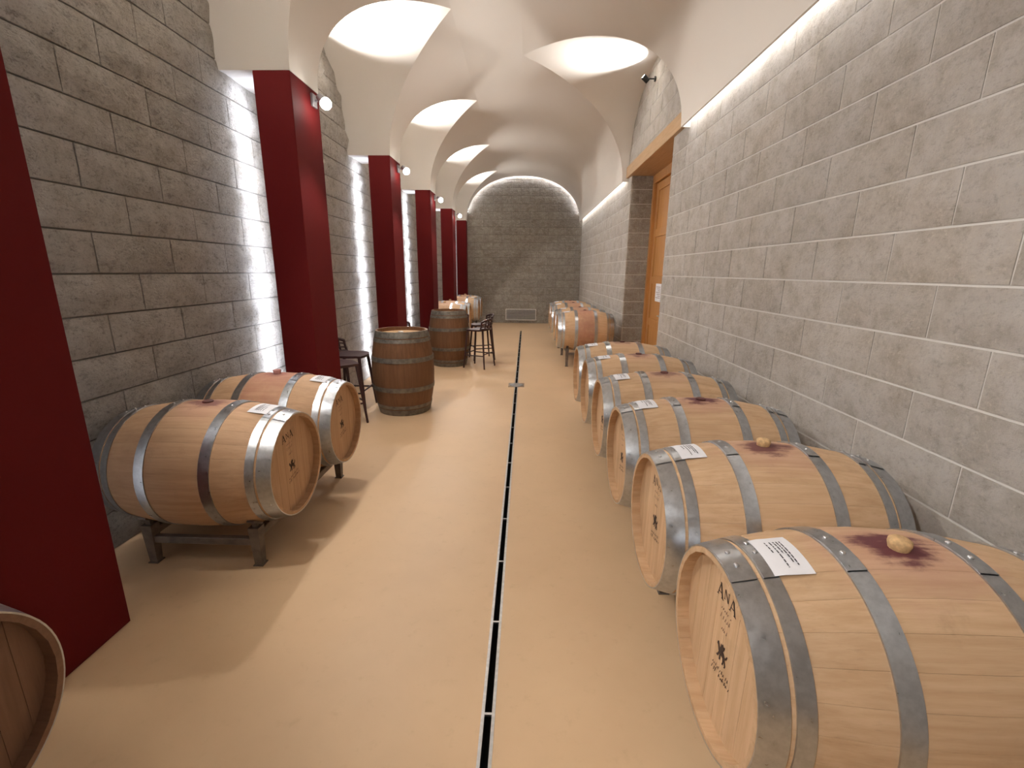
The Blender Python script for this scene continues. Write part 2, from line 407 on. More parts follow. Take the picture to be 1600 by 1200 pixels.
side(XE_L, XT_L, P_L, bays, YSH, XL-0.03)
side(XE_R, XT_R, P_R, [(ymr, hwr)], 0.06, XR+0.03)
patch([[(x, YV0+(YV1-YV0)*q/30, vz(x)) for q in range(31)] for x in [XT_L+(XT_R-XT_L)*i/8 for i in range(9)]])
for k in range(0, 7):
    y0, y1 = front(k), min(front(k)+CD, YV1+0.09)
    cm.add([(XL-0.03,y0,ZS),(XE_L,y0,ZS),(XE_L,y1,ZS),(XL-0.03,y1,ZS)], [(0,1,2,3)])
for (a, b) in ((YV0, ymr-hwr), (ymr+hwr, YV1)):       # lip and pocket of the cove over the right wall
    cm.add([(XE_R,a,ZS),(XE_R,b,ZS),(XE_R+0.02,b,ZS),(XE_R+0.02,a,ZS),(XE_R+0.02,a,3.66),(XE_R+0.02,b,3.66),(XR+0.03,b,3.66),(XR+0.03,a,3.66)], [(0,1,2,3),(3,2,5,4),(4,5,6,7)])
cm.add([(x, YV1, vz(x)) for x in [XE_L+(XE_R-XE_L)*(0.5-0.5*math.cos(math.pi*i/40)) for i in range(41)]]+[(x, YV1, vz(x)+0.12) for x in [XE_L+(XE_R-XE_L)*(0.5-0.5*math.cos(math.pi*i/40)) for i in range(41)]], [(i, i+1, 42+i, 41+i) for i in range(40)])
ceiling = cm.build('ceiling', PLASTER, smooth=35)
tag(ceiling, 'cream plaster barrel vault with pointed side lunettes', kind='structure')
roof = MB(); roof.box((XL-0.25, YB-0.2, 4.95), (2.45, YE+0.3, 5.05)); tag(roof.build('ceiling_slab', MORTAR), 'slab over the vault', kind='structure')

# ------------------------------------------------------------------ lights of the place
def area(name, loc, direction, sx, sy, power, col, parent, along, spread=180):
    l = bpy.data.lights.new(name, 'AREA'); l.shape = 'RECTANGLE'; l.size = sx; l.size_y = sy; l.energy = power; l.color = col; l.spread = math.radians(spread)
    o = bpy.data.objects.new(name, l); COL.objects.link(o)
    z = -Vector(direction).normalized(); x = Vector(along).normalized(); y = z.cross(x)
    o.matrix_world = Matrix(((x.x,y.x,z.x,loc[0]),(x.y,y.y,z.y,loc[1]),(x.z,y.z,z.z,loc[2]),(0,0,0,1)))
    return o
def spot(name, loc, direction, power, col, size, blend, radius=0.03):
    l = bpy.data.lights.new(name, 'SPOT'); l.energy = power; l.color = col; l.spot_size = math.radians(size); l.spot_blend = blend; l.shadow_soft_size = radius
    o = bpy.data.objects.new(name, l); COL.objects.link(o); o.location = loc
    o.rotation_euler = Vector(direction).to_track_quat('-Z', 'Y').to_euler(); return o

# ------------------------------------------------------------------ columns with their back strips and lamps
COLUMN_LABELS = {0: 'dark red square column behind the viewpoint',
 1: 'dark red column beside the barrel end that it hides, nearest to the two-barrel rack',
 2: 'dark red column between the two lying barrels and the bar stools by the brown barrel',
 3: 'dark red column behind the first upright brown barrel',
 4: 'dark red column behind the second upright barrel, the one with stools all round',
 5: 'dark red column between the two farther pairs of pale lying barrels',
 6: 'dark red column touching the far end wall'}
LAMP_LABELS = {k: 'glowing grey spotlight on top of the %s' % s for k, s in {0: 'column behind the viewpoint', 1: 'column nearest to the two-barrel rack',
 2: 'column next to the two lying barrels', 3: 'column behind the first upright barrel', 4: 'column behind the second upright barrel', 5: 'last column but one before the end wall'}.items()}
for k in range(0, 7):
    y0 = front(k); y1 = min(y0+CD, YE-0.01)
    root = empty('column', (-1.983-0.16, y0+CD/2, 0)); tag(root, COLUMN_LABELS[k], 'column', 'red columns')
    m = MB(); m.bbox((CX0-root.location.x, y0-root.location.y, 0), (XE_L-0.002-root.location.x, y1-root.location.y, ZS), 0.004); m.build('shaft', RED, root)
    yc = (y0+y1)/2
    m = MB(); m.box((CX0-0.022-root.location.x, yc-0.15-root.location.y, 0.02), (CX0-root.location.x, yc+0.15-root.location.y, ZS-0.02)); m.build('light_channel', GREY, root)
    m = MB(); m.box((CX0-0.025-root.location.x, yc-0.13-root.location.y, 0.03), (CX0-0.021-root.location.x, yc+0.13-root.location.y, ZS-0.03)); s_ = m.build('light_strip', GLOW_STRIP, root)
    s_['label'] = 'cool white light strip on the back of the column'
    area('strip_light', (CX0-0.03, yc, ZS/2), (-1,0,0), 0.26, ZS-0.1, P_COLUMN_STRIP, C_STRIP, None, (0,1,0), 80)
    # lamp on the corridor face close to the far edge
    if k == 6: continue
    ly, lz = y0+0.40, ZS-0.10
    lamp = empty('column_spotlight', (XE_L, ly, lz)); tag(lamp, LAMP_LABELS[k], 'spotlight', 'spotlights on the column tops')
    m = MB(); m.bbox((-0.002,-0.045,-0.055), (0.022,0.045,0.055), 0.004); m.build('mounting_plate', GREY, lamp)
    m = MB(); m.tube([(0.02,0.0,0.0),(0.07,-0.01,0.0),(0.10,-0.05,-0.01)], 0.010, 8); m.build('arm', GREY, lamp)
    aim, size, pw, bl_ = {0: ((0.80,0.15,-0.55), 92, 3.1, 0.6), 1: ((0.62,0.52,-0.60), 104, 1.15, 0.4)}.get(k, ((0.70,-0.13,-0.70), 129, 1.0, 0.10))
    d = Vector(aim).normalized(); c = Vector((0.125,-0.075,-0.022)); q = d.to_track_quat('Z','X').to_matrix().to_4x4()
    m = MB(); m.lathe([(-0.055,0.0),(-0.055,0.030),(0.0,0.042),(0.022,0.042),(0.022,0.036)], 16, 'Z', T(*c) @ q); m.build('lamp_head', GREY, lamp, smooth=40)
    m = MB(); m.sphere(tuple(c+d*0.036), 0.050, 16); g_ = m.build('lens', GLOW, lamp, smooth=60); g_['label'] = 'glowing white lens'
    p = Vector(lamp.location)+c+d*0.115
    spot('spot_light', p, aim, P_COLUMN_LAMP*pw, C_LAMP, size, bl_, 0.05)

# uplights under the left lunettes and the black one over the door
def uplight(loc, sgn, tilt, label, group, headmat):
    r = empty('lunette_uplight', loc); tag(r, label, 'spotlight', group)
    m = MB(); m.lathe([(0,0.0),(0,0.035),(sgn*0.018,0.035),(sgn*0.018,0.0)], 16, 'X'); m.build('wall_plate', headmat, r, smooth=40)
    m = MB(); m.tube([(sgn*0.015,0,0),(sgn*0.12,0,0)], 0.009, 8); m.build('arm', headmat, r)
    d = Vector((sgn*tilt[0], tilt[1], tilt[2])).normalized(); q = d.to_track_quat('Z','X').to_matrix().to_4x4(); c = Vector((sgn*0.145,0,0.0))
    m = MB(); m.lathe([(-0.05,0.0),(-0.05,0.036),(0.05,0.040),(0.05,0.034)], 16, 'Z', T(*c) @ q); m.build('lamp_head', headmat, r, smooth=40)
    m = MB(); m.lathe([(0.046,0.036),(0.049,0.0)], 16, 'Z', T(*c) @ q); m.build('lens', GLOW_UP, r)
    spot('uplight_beam', Vector(loc)+c+d*0.07, d, P_UPLIGHT, C_UP, 112, 0.9, 0.04)
UPL = {0: 'small wall spotlight in the lunette behind the viewpoint', 1: 'small wall spotlight in the lunette over the two-barrel rack', 2: 'small wall spotlight in the lunette over the first upright barrel',
 3: 'small wall spotlight in the lunette over the second upright barrel', 4: 'small wall spotlight in the lunette over the first far pair of lying barrels', 5: 'small wall spotlight in the last lunette before the end wall'}
for k, b in enumerate(bays): uplight((XL+0.005, b[0]+0.02, 3.98), 1, (0.62,0.0,1.0), UPL[k], 'uplights in the left lunettes', WHITEMETAL)
uplight((XR-0.004, 7.50, 4.47), -1, (0.9,-0.2,0.75), 'black spotlight on the block wall above the wooden lintel', None, BLACK)
# cove over the right wall
for (a, b, lab) in ((YB+0.02, ymr-hwr-0.02, 'white light strip in the cove over the near row of barrels'), (ymr+hwr+0.05, YV1-0.02, 'white light strip in the cove between the doorway and the end wall')):
    m = MB(); m.box((XE_R+0.022, a, 3.44), (XE_R+0.034, b, 3.46)); tag(m.build('cove_light_strip', GLOW_COVE), lab, 'light strip', 'cove light strips')
    area('cove_light', (XE_R+0.055, (a+b)/2, 3.47), (0.45,0,-1), b-a, 0.02, P_COVE*(b-a), C_COVE, None, (0,1,0), 150)
# light line behind the vault edge on the end wall
m = MB(); pts = [(x, vz(x)) for x in [XE_L+(XE_R-XE_L)*(0.5-0.5*math.cos(math.pi*(0.05+0.90*i/60))) for i in range(61)]]
vs = []
for (x, z) in pts: vs += [(x, YV1+0.015, z+0.02), (x, YV1+0.045, z+0.02)]
m.add(vs, [(2*i, 2*i+1, 2*i+3, 2*i+2) for i in range(60)]); vs2 = [(x,y,z+0.012) for x,y,z in vs]
m.add(vs2, [(2*i, 2*i+2, 2*i+3, 2*i+1) for i in range(60)])
tag(m.build('arch_light_strip', GLOW_ARCH), 'curved white light strip between the vault edge and the end wall', 'light strip')

# ------------------------------------------------------------------ doorway: lintel, frame, door, notice
m = MB(); m.bbox((XR-0.045, ymr-hwr+0.12, DZ), (2.40, ymr+hwr-0.02, 3.59), 0.006)
tag(m.build('trim_1', LINTEL), 'light timber lintel beam across the doorway', kind='structure')
DXF = 2.26
door = empty('door_1', (DXF, (DY_N+DY_F)/2, 0)); tag(door, 'tall orange-brown wooden door set deep in the doorway', kind='structure')
hy = (DY_F-DY_N)/2
for sg in (-1, 1):
    m = MB(); m.bbox((-0.05, sg*hy-(0.10 if sg > 0 else 0), 0), (0.08, sg*hy+(0 if sg > 0 else 0.10), DZ), 0.005); m.build('frame_post', DOORWOOD, door)
m = MB(); m.bbox((-0.05, -hy+0.10, DZ-0.14), (0.08, hy-0.10, DZ), 0.005); m.build('frame_head', DOORWOOD, door)
for (a, b) in ((-hy+0.105, -0.004), (0.004, hy-0.105)):
    for (c, d) in ((a, a+0.13), (b-0.13, b)):
        m = MB(); m.bbox((0.0, c, 0.01), (0.05, d, DZ-0.145), 0.004); m.build('stile', DOORWOOD, door)
    zr = [0.01, 0.82, 1.56, 2.36, DZ-0.145-0.13]
    for z in zr:
        m = MB(); m.bbox((0.002, a+0.13, z), (0.048, b-0.13, z+0.13), 0.004); m.build('rail', DOORWOOD, door)
    for i in range(4):
        m = MB(); m.bbox((0.018, a+0.13, zr[i]+0.13), (0.036, b-0.13, zr[i+1]), 0.004); m.build('panel', DOORWOOD, door)
m = MB(); m.tube([(0.0,0.07,1.05),(-0.06,0.07,1.05),(-0.06,0.19,1.05)], 0.011, 8); m.build('door_handle', STEEL, door)
nt = empty('door_notice', (DXF-0.002, 7.98, 1.33)); tag(nt, 'white paper notice pinned to the wooden door', 'notice')
m = MB(); m.box((-0.003,-0.16,-0.06), (0.001,0.16,0.24)); m.build('sheet', PAPER, nt)
m = MB()
for i in range(7): m.box((-0.0042,-0.12,0.18-i*0.03), (-0.0028,0.12-0.05*((i*7)%3),0.188-i*0.03))
m.build('printed_lines', FADED, nt)

# ------------------------------------------------------------------ vent grille in the end wall
gr = empty('vent_grille', (-0.155, YE-0.045, 0.10)); tag(gr, 'pale slatted vent grille low in the end wall', 'grille')
m = MB(); m.box((-0.53,0,0),(0.53,0.03,0.025)); m.box((-0.53,0,0.365),(0.53,0.03,0.39)); m.box((-0.53,0,0.025),(-0.505,0.03,0.365)); m.box((0.505,0,0.025),(0.53,0.03,0.365)); m.build('frame', WHITEMETAL, gr)
m = MB(); m.box((-0.505,0.020,0.025),(0.505,0.03,0.365)); m.build('backing', mat_plain('vent_shadow_metal', (0.12,0.12,0.12), 0.7), gr)
sl = MB(); sl.box((-0.505,-0.012,-0.004),(0.505,0.010,0.003), RX(-0.6)); slm = sl.mesh('slat', WHITEMETAL)
for i in range(7): place('slat', slm, gr, T(0,0.006,0.054+i*0.047))

# ------------------------------------------------------------------ drain channel
dr = empty('drain_channel', ((DX0+DX1)/2, 6.0, 0)); tag(dr, 'long narrow steel slot drain running down the floor', 'drain')
h = (DX1-DX0)/2; a, b = DY0-6.0, DY1-6.0
m = MB(); m.box((-h,a,-0.115),(h,b,-0.10)); m.box((-h,a,-0.10),(-h+0.002,b,-0.004)); m.box((h-0.002,a,-0.10),(h,b,-0.004)); m.build('trough', DARK, dr)
for sg in (-1, 1):
    m = MB(); x0_, x1_ = sorted((sg*h, sg*(h+0.013))); m.box((x0_,a,-0.002),(x1_,b,0.002)); m.build('edge_rail', STEEL, dr)
cb = MB(); cb.box((-h,-0.005,-0.012),(h,0.005,-0.001)); cbm = cb.mesh('cross_bar', STEEL)
y = DY0+0.46
while y < DY1-0.1:
    if abs(y-6.99) > 0.16: place('cross_bar', cbm, dr, T(0, y-6.0, 0))
    y += 0.503
dp = empty('drain_cover', ((DX0+DX1)/2, 6.99, 0.002)); tag(dp, 'square steel inspection cover set over the slot drain', 'drain cover')
m = MB(); m.box((-0.125,-0.125,0),(0.125,0.125,0.003)); m.build('frame', mat_plain('cover_rim', (0.30,0.22,0.16), 0.5, 0.6, 30, 0.2), dp)
m = MB(); m.lathe([(0.003,0.108),(0.008,0.104),(0.008,0.0)], 24, 'Z'); m.build('lid', STEEL, dp, smooth=40)

# ------------------------------------------------------------------ barrels
BLEN, RB, RH = 1.034, 0.387, 0.312
def br(s): return RH+(RB-RH)*(1-s*s)
NS, THK, HEADX = 28, 0.026, BLEN/2-0.045
def stave_mesh():
    m = MB(); da = math.pi/NS-0.0008; ss = [-1,-.92,-.75,-.5,-.25,0,.25,.5,.75,.92,1]; vs = []
    for s in ss:
        x = s*BLEN/2; r = br(s); t = THK if abs(s) < 0.95 else THK*0.72
        for ang, rr in ((-da,r-0.0006),(-da*0.85,r),(0,r),(da*0.85,r),(da,r-0.0006),(da,r-t),(-da,r-t)): vs.append((x, rr*math.sin(ang), rr*math.cos(ang)))
    fs = []
    for i in range(len(ss)-1):
        for j in range(7): fs.append((i*7+j, (i+1)*7+j, (i+1)*7+(j+1)%7, i*7+(j+1)%7))
    fs += [tuple(range(7)), tuple((len(ss)-1)*7+j for j in range(6,-1,-1))]
    m.add(vs, fs); return m
def board_mesh(i, n, R):
    """one head board, running up the head; local x out of the barrel is -x"""
    m = MB(); w_ = 2*R/n; y0, y1 = -R+i*w_+0.0008, -R+(i+1)*w_-0.0008; k = 6; up, dn = [], []
    for j in range(k+1):
        y = y0+(y1-y0)*j/k; hh = math.sqrt(max(0, R*R-y*y)); up.append((y, hh)); dn.append((y, -hh))
    loop = dn+up[::-1]; N = len(loop)
    m.add([(0,y,z) for y,z in loop]+[(0.02,y,z) for y,z in loop], [tuple(range(N))[::-1], tuple(range(N,2*N))]+[(j,(j+1)%N,N+(j+1)%N,N+j) for j in range(N)])
    return m
def hoop_prof(s0, s1):
    n = 4; o = [(s*BLEN/2, br(s)+0.0045) for s in [s0+(s1-s0)*i/n for i in range(n+1)]]
    return [(o[0][0], br(s0)-0.001)]+o+[(o[-1][0], br(s1)-0.001)]
HOOPS = [(-1.0,-0.86),(-0.835,-0.75),(-0.405,-0.295),(0.295,0.405),(0.75,0.835),(0.86,1.0)]
RANG = [(7,-4),(12,3),(8,-4),(6,-5),(9,-2),(8,-3)]
def hoop_mesh(i, mat):
    m = MB(); s0, s1 = HOOPS[i]; m.lathe(hoop_prof(s0, s1), 64, 'X')
    d0, d1 = (math.radians(x) for x in (-14, 18))                 # lapped joint
    lap = [(s*BLEN/2, br(s)+0.0075) for s in (s0+0.004, (s0+s1)/2, s1-0.004)]; lap = [(lap[0][0], lap[0][1]-0.004)]+lap+[(lap[-1][0], lap[-1][1]-0.004)]
    m.lathe(lap, 6, 'X', None, d0, d1)
    return m.mesh('hoop', mat, smooth=35)
# (u right, v up) print coordinates -> head plane seen from the front: (-x side, y = -u, z = v)
PRINT = Matrix(((0,0,-1,0),(-1,0,0,0),(0,1,0,0),(0,0,0,1)))
def flat_shape(polys, mat, name):
    m = MB()
    for P in polys:
        n = len(P); m.add([(u,v,0.0006) for u,v in P]+[(u,v,-0.0006) for u,v in P], [tuple(range(n)), tuple(range(2*n-1,n-1,-1))])
    me = m.mesh(name, mat); return me
def strokes(y, x0, x1, hgt, seed, slope=0.0, th=0.0016):
    """an unreadable line of small handwriting: a run of separate pen strokes"""
    r = random.Random(seed); out = []; x = x0
    while x < x1:
        h1 = hgt*(0.5+r.random()*0.7); dx = hgt*0.35; b = y+slope*(x-x0)
        out.append([(x,b),(x+th,b),(x+dx+th,b+h1),(x+dx,b+h1)])
        if r.random() < 0.6: out.append([(x+dx*0.3,b+h1*0.45),(x+dx*1.6,b+h1*0.30),(x+dx*1.6,b+h1*0.30+th),(x+dx*0.3,b+h1*0.45+th)])
        x += hgt*(0.55+r.random()*0.5)
        if r.random() < 0.12: x += hgt*0.6
    return out
def letter_A(h, mat):
    w_ = h*0.78; t0, t1, sf = h*0.055, h*0.13, h*0.04
    P = [[(-w_/2,0),(-w_/2+t0,0),(t0*0.6,h),(-t0*0.4,h)], [(w_/2-t1,0),(w_/2,0),(t0*0.9,h),(-t1*0.75,h)], [(-w_*0.30,h*0.30),(w_*0.30,h*0.30),(w_*0.28,h*0.30+sf),(-w_*0.28,h*0.30+sf)],
         [(-w_/2-h*0.09,0),(-w_/2+h*0.14,0),(-w_/2+h*0.14,sf*0.8),(-w_/2-h*0.09,sf*0.8)], [(w_/2-h*0.24,0),(w_/2+h*0.09,0),(w_/2+h*0.09,sf*0.8),(w_/2-h*0.24,sf*0.8)]]
    return flat_shape(P, mat, 'letter')
def letter_N(h, mat):
    w_ = h*0.80; t0, t1, sf = h*0.06, h*0.14, h*0.045
    P = [[(-w_/2,0),(-w_/2+t0,0),(-w_/2+t0,h),(-w_/2,h)], [(w_/2-t0,0),(w_/2,0),(w_/2,h),(w_/2-t0,h)], [(w_/2-t1,0),(w_/2,0),(-w_/2+t1,h),(-w_/2,h)],
         [(-w_/2-h*0.10,0),(-w_/2+h*0.15,0),(-w_/2+h*0.15,sf),(-w_/2-h*0.10,sf)], [(w_/2-h*0.15,h-sf),(w_/2+h*0.10,h-sf),(w_/2+h*0.10,h),(w_/2-h*0.15,h)]]
    return flat_shape(P, mat, 'letter')
A_BIG = letter_A(0.050, BRAND); N_SMALL = letter_N(0.034, BRAND)
EMB = [[(-0.034,-0.012),(-0.026,0.004),(-0.012,0.010),(0.006,0.008),(0.020,0.014),(0.028,0.028),(0.036,0.024),(0.040,0.012),(0.032,0.008),(0.026,-0.006),(0.022,-0.014),(-0.006,-0.014),(-0.026,-0.020)],
       [(-0.010,0.006),(-0.020,0.020),(-0.026,0.036),(-0.012,0.030),(-0.008,0.040),(0.002,0.028),(0.006,0.034),(0.010,0.018),(0.010,0.006)],
       [(0.012,-0.012),(0.022,-0.012),(0.034,-0.030),(0.040,-0.032),(0.038,-0.038),(0.028,-0.036)], [(0.004,-0.012),(0.013,-0.012),(0.016,-0.040),(0.008,-0.040)],
       [(-0.024,-0.016),(-0.014,-0.014),(-0.016,-0.030),(-0.010,-0.042),(-0.018,-0.042),(-0.024,-0.030)], [(-0.034,-0.014),(-0.026,-0.018),(-0.034,-0.034),(-0.030,-0.042),(-0.038,-0.040),(-0.042,-0.030)],
       [(-0.032,-0.010),(-0.046,0.002),(-0.052,0.018),(-0.046,0.016),(-0.040,0.006),(-0.028,-0.002)]]
EMBLEM = flat_shape([[(-u*0.8,v*0.85) for u,v in P][::-1] for P in EMB], BRAND, 'emblem')
SCRIPT_MID = flat_shape(strokes(0.118,-0.028,0.034,0.012,1)+strokes(0.086,-0.030,0.036,0.015,2,0.05)+strokes(0.050,-0.016,0.020,0.014,3), FADED, 'script_lines')
SCRIPT_LOW = flat_shape(strokes(-0.118,-0.055,0.060,0.013,4,0.10)+strokes(-0.142,-0.060,0.070,0.017,5,0.12,0.002), BRAND, 'script_signature')
STAVE = stave_mesh(); RHEAD = br(HEADX/(BLEN/2))-THK-0.001
RIV = MB(); RIV.sphere((0,0,0), 0.0085, 10, (1,1,0.6)); RIVM = RIV.mesh('rivet', RIVET, smooth=180)
HOOPM = {0: [hoop_mesh(i, HOOP) for i in range(6)], 1: [hoop_mesh(i, OLDHOOP) for i in range(6)]}
def barrel(name, loc, rz, label, group, seed, a, b, stain=1.0, band=0.0, detail=2, standing=False, old=False, bung='cork', paper=True, roll=0.0, prints=True, ca=None):
    root = empty(name, loc, rz); tag(root, label, 'barrel', group)
    M = T(0,0,BLEN/2) @ RY(math.pi/2) if standing else T(0,0,RB) @ RX(roll)
    oak = mat_oak(root, 'oak_%02d' % seed, a, b, 0 if standing else stain, seed, 2 if standing else 0, band)
    head = mat_oak(root, 'oak_head_%02d' % seed, tuple(x*1.06 for x in a), tuple(x*1.06 for x in b), 0, seed+40, 2)
    if standing: head = mat_oak(root, 'oak_head_%02d' % seed, (0.42,0.25,0.12), (0.50,0.31,0.16), 0, seed+40, 1)
    if detail:
        me = STAVE.mesh('stave', oak, smooth=40)
        for i in range(NS): place('stave', me, root, M @ RX(2*math.pi*(i+0.5)/NS))
    else:
        m = MB(); m.lathe([(s*BLEN/2, br(s)) for s in [-1+0.1*i for i in range(21)]]+[(BLEN/2, br(1)-THK), (HEADX, RHEAD)], 48, 'X')
        m.lathe([(-HEADX, RHEAD), (-BLEN/2, br(1)-THK), (-BLEN/2, br(1))], 48, 'X'); place('stave_body', m.mesh('stave_body', oak, smooth=40), root, M)
    m = MB(); m.lathe([(-HEADX+0.021,0.0),(-HEADX+0.021,RHEAD+0.004),(-HEADX+0.004,RHEAD+0.004)], 40, 'X')
    fh = place('front_head', m.mesh('front_head', head, smooth=30), root, M)
    nb = 8 if detail else 5
    for i in range(nb): place('head_board', board_mesh(i, nb, RHEAD+0.002).mesh('head_board', head), fh, T(-HEADX, 0, 0))
    m = MB(); m.lathe([(HEADX,0.0),(HEADX,RHEAD+0.003)], 32, 'X'); place('rear_head', m.mesh('rear_head', head), root, M)
    for i in range(6):
        hp = place('hoop', HOOPM[1 if old else 0][i], root, M)
        if detail and not standing:
            s = sum(HOOPS[i])/2; rr = br(s)+0.008
            for an in RANG[i]: place('rivet', RIVM, hp, RX(-math.radians(an)) @ T(s*BLEN/2, 0, rr))
    if prints:
        X = T(-HEADX-0.0012, 0, 0) @ PRINT; tilt = 0.09
        for u, me in ((-0.044, A_BIG), (0.044, A_BIG), (0.0, N_SMALL)):
            p = place('printed_letter', me, fh, X @ RZ(tilt) @ T(u, 0.155+(0.012 if me is N_SMALL else 0), 0)); p['label'] = 'dark printed capital letter'
        tag(place('faded_script', SCRIPT_MID, fh, X @ RZ(tilt) @ T(0,0.008,0)), kind='stuff'); p = place('winged_emblem', EMBLEM, fh, X @ RZ(tilt) @ T(0,-0.015,0)); p['label'] = 'small black winged beast emblem'
        tag(place('signature_script', SCRIPT_LOW, fh, X @ RZ(tilt) @ T(0,0.025,0)), kind='stuff')
    if not standing:
        if bung:
            m = MB()
            if bung == 'cork': m.lathe([(0,0.026),(0.018,0.031),(0.030,0.030),(0.036,0.022),(0.037,0.0)], 16, 'Z'); bm = CORK
            elif bung == 'silicone': m.lathe([(0,0.026),(0.028,0.030),(0.034,0.026),(0.034,0.0)], 16, 'Z'); bm = SILICONE
            else: m.lathe([(-0.004,0.030),(0.010,0.030),(0.014,0.024),(0.014,0.0)], 16, 'Z'); bm = WINEBUNG
            bo = place('bung', m.mesh('bung', bm, smooth=50), root, M @ T(0.0, 0, RB-0.004)); bo['label'] = {'cork': 'pale cork bung', 'silicone': 'pink silicone bung'}.get(bung, 'dark wine-soaked bung')
        if paper:
            m = MB(); vs = []; nq = 8; off = 0.0095
            for i in range(5):
                s = -0.775+0.215*i/4
                for j in range(nq+1):
                    an = math.radians(-14+28*j/nq); r = max(br(-0.775), br(s))+off if i < 2 else br(s)+0.0035+0.006*(4-i)/4; vs.append((s*BLEN/2, -r*math.sin(an), r*math.cos(an)))
            fs = [(i*(nq+1)+j, (i+1)*(nq+1)+j, (i+1)*(nq+1)+j+1, i*(nq+1)+j+1) for i in range(4) for j in range(nq)]
            m.add(vs, fs); m.add([(x, y*0.997, z-0.0006) for x,y,z in vs], [f[::-1] for f in fs])
            pl = place('paper_label', m.mesh('paper_label', PAPER, smooth=60), root, M); pl['label'] = 'white paper label with dark print'
            if detail:
                m = MB(); rr_ = random.Random(seed)
                for li, (s, a0, a1) in enumerate(((-0.615,-9,9),(-0.632,-9,7),(-0.650,-9,1),(-0.672,-9,10),(-0.700,-9,0))):
                    an = a0
                    while an < a1:
                        e = min(an+rr_.uniform(1.2,3.4), a1); q = math.radians(an), math.radians(e)
                        tt = (s+0.775)/0.215*4; r = br(s)+0.0044+0.006*(4-tt)/4
                        m.add([(s*BLEN/2, -r*math.sin(q[0]), r*math.cos(q[0])), (s*BLEN/2-0.0042, -r*math.sin(q[0]), r*math.cos(q[0])), (s*BLEN/2-0.0042, -r*math.sin(q[1]), r*math.cos(q[1])), (s*BLEN/2, -r*math.sin(q[1]), r*math.cos(q[1]))], [(0,1,2,3)])
                        an = e+0.5
                place('label_print', m.mesh('label_print', INK), pl)
    return root
OA, OB = (0.50,0.325,0.185), (0.61,0.420,0.260)
OAD, OBD = (0.115,0.052,0.022), (0.165,0.080,0.036)
XB = 0.61+BLEN/2
ZB = 0.195
G1 = 'lying barrels along the right wall'
RIGHT = [(1.245, 0.185, 'pale oak barrel with cork bung in a long wine stain, heading the right row', 1.0, 0, 2, 'cork', True, 0.02),
         (2.03, 0.195, 'pale oak barrel with a tilted cork bung, second in the row along the grey wall', 0.9, 0, 2, 'cork', True, -0.03),
         (2.83, ZB, 'pale oak barrel with a wide purple stain, third in the row along the grey wall', 1.15, 0, 2, 'wine', True, 0.0),
         (3.625, ZB, 'pale oak barrel with a small brown-red stain, fourth in the row along the grey wall', 0.7, 0, 2, 'wine', True, 0.02),
         (4.47, ZB, 'pale oak barrel with a pinkish stain, second in the row from the doorway', 0.8, 0, 1, 'wine', True, -0.02),
         (5.27, ZB, 'pale oak barrel lying next to the doorway, in the row before it', 0.55, 0, 1, 'wine', True, 0.0)]
for i, (y, z, lab, st, bd, dt, bg, pp, rl) in enumerate(RIGHT):
    barrel('oak_barrel', (XB, y, z), 0, lab, G1, i+1, OA, OB, st, bd, dt, bung=bg, paper=pp, roll=rl)
FARR = [(8.75, 'oak barrel with a red band round its belly, just past the doorway'), (9.55, 'oak barrel second past the doorway along the wall'),
        (10.90, 'oak barrel third past the doorway along the wall'), (11.70, 'oak barrel fourth past the doorway, closest to the end wall vent')]
for i, (y, lab) in enumerate(FARR):
    barrel('oak_barrel', (XB, y, 0.275), 0, lab, 'barrels past the doorway', i+10, OA, OB, 0.6, 0.6 if i == 0 else 0.35, 0, bung='wine', prints=False)
LX = -1.40-BLEN/2
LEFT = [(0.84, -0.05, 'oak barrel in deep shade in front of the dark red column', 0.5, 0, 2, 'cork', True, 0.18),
        (2.60, 0, 'oak barrel lying on a low rack with a dark stain and no cork', 0.75, 0, 2, 'wine', True, 0.19),
        (3.395, 0, 'oak barrel with a pink bung lying on the low rack next to the bar stools', 0.6, 0.45, 2, 'silicone', True, 0.19)]
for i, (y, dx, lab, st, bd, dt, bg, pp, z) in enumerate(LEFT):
    barrel('oak_barrel', (LX+dx, y, z), math.pi, lab, 'barrels lying by the left wall', i+20, *(((0.17,0.095,0.060), (0.22,0.125,0.080)) if i == 0 else ((0.43,0.265,0.150), (0.52,0.335,0.200))), st, bd, dt, bung=bg, paper=pp, roll=0.0)  # first barrel's oak is darkened, its shade put into the wood colour
FARL = [(10.90, 'pale oak barrel lying behind the upright barrel that has stools all round'), (11.70, 'pale oak barrel lying just beyond another, behind the second upright barrel'),
        (13.85, 'pale oak barrel lying in the last bay before the end wall'), (14.65, 'pale oak barrel lying closest to the end wall beside the last column')]
for i, (y, lab) in enumerate(FARL):
    barrel('oak_barrel', (LX, y, 0.24), math.pi, lab, 'far barrels by the left wall', i+30, OA, OB, 0.4, 0.2, 0, bung='cork', prints=False)
barrel('standing_barrel', (-1.54, 5.63, 0), 0.3, 'dark brown barrel standing upright with a small dish on its head', 'upright barrels used as tables', 50, OAD, OBD, detail=1, standing=True, old=True, prints=False)
barrel('standing_barrel', (-1.44, 8.60, 0), 1.1, 'dark brown barrel standing upright among several bar stools', 'upright barrels used as tables', 51, OAD, OBD, detail=1, standing=True, old=True, prints=False)
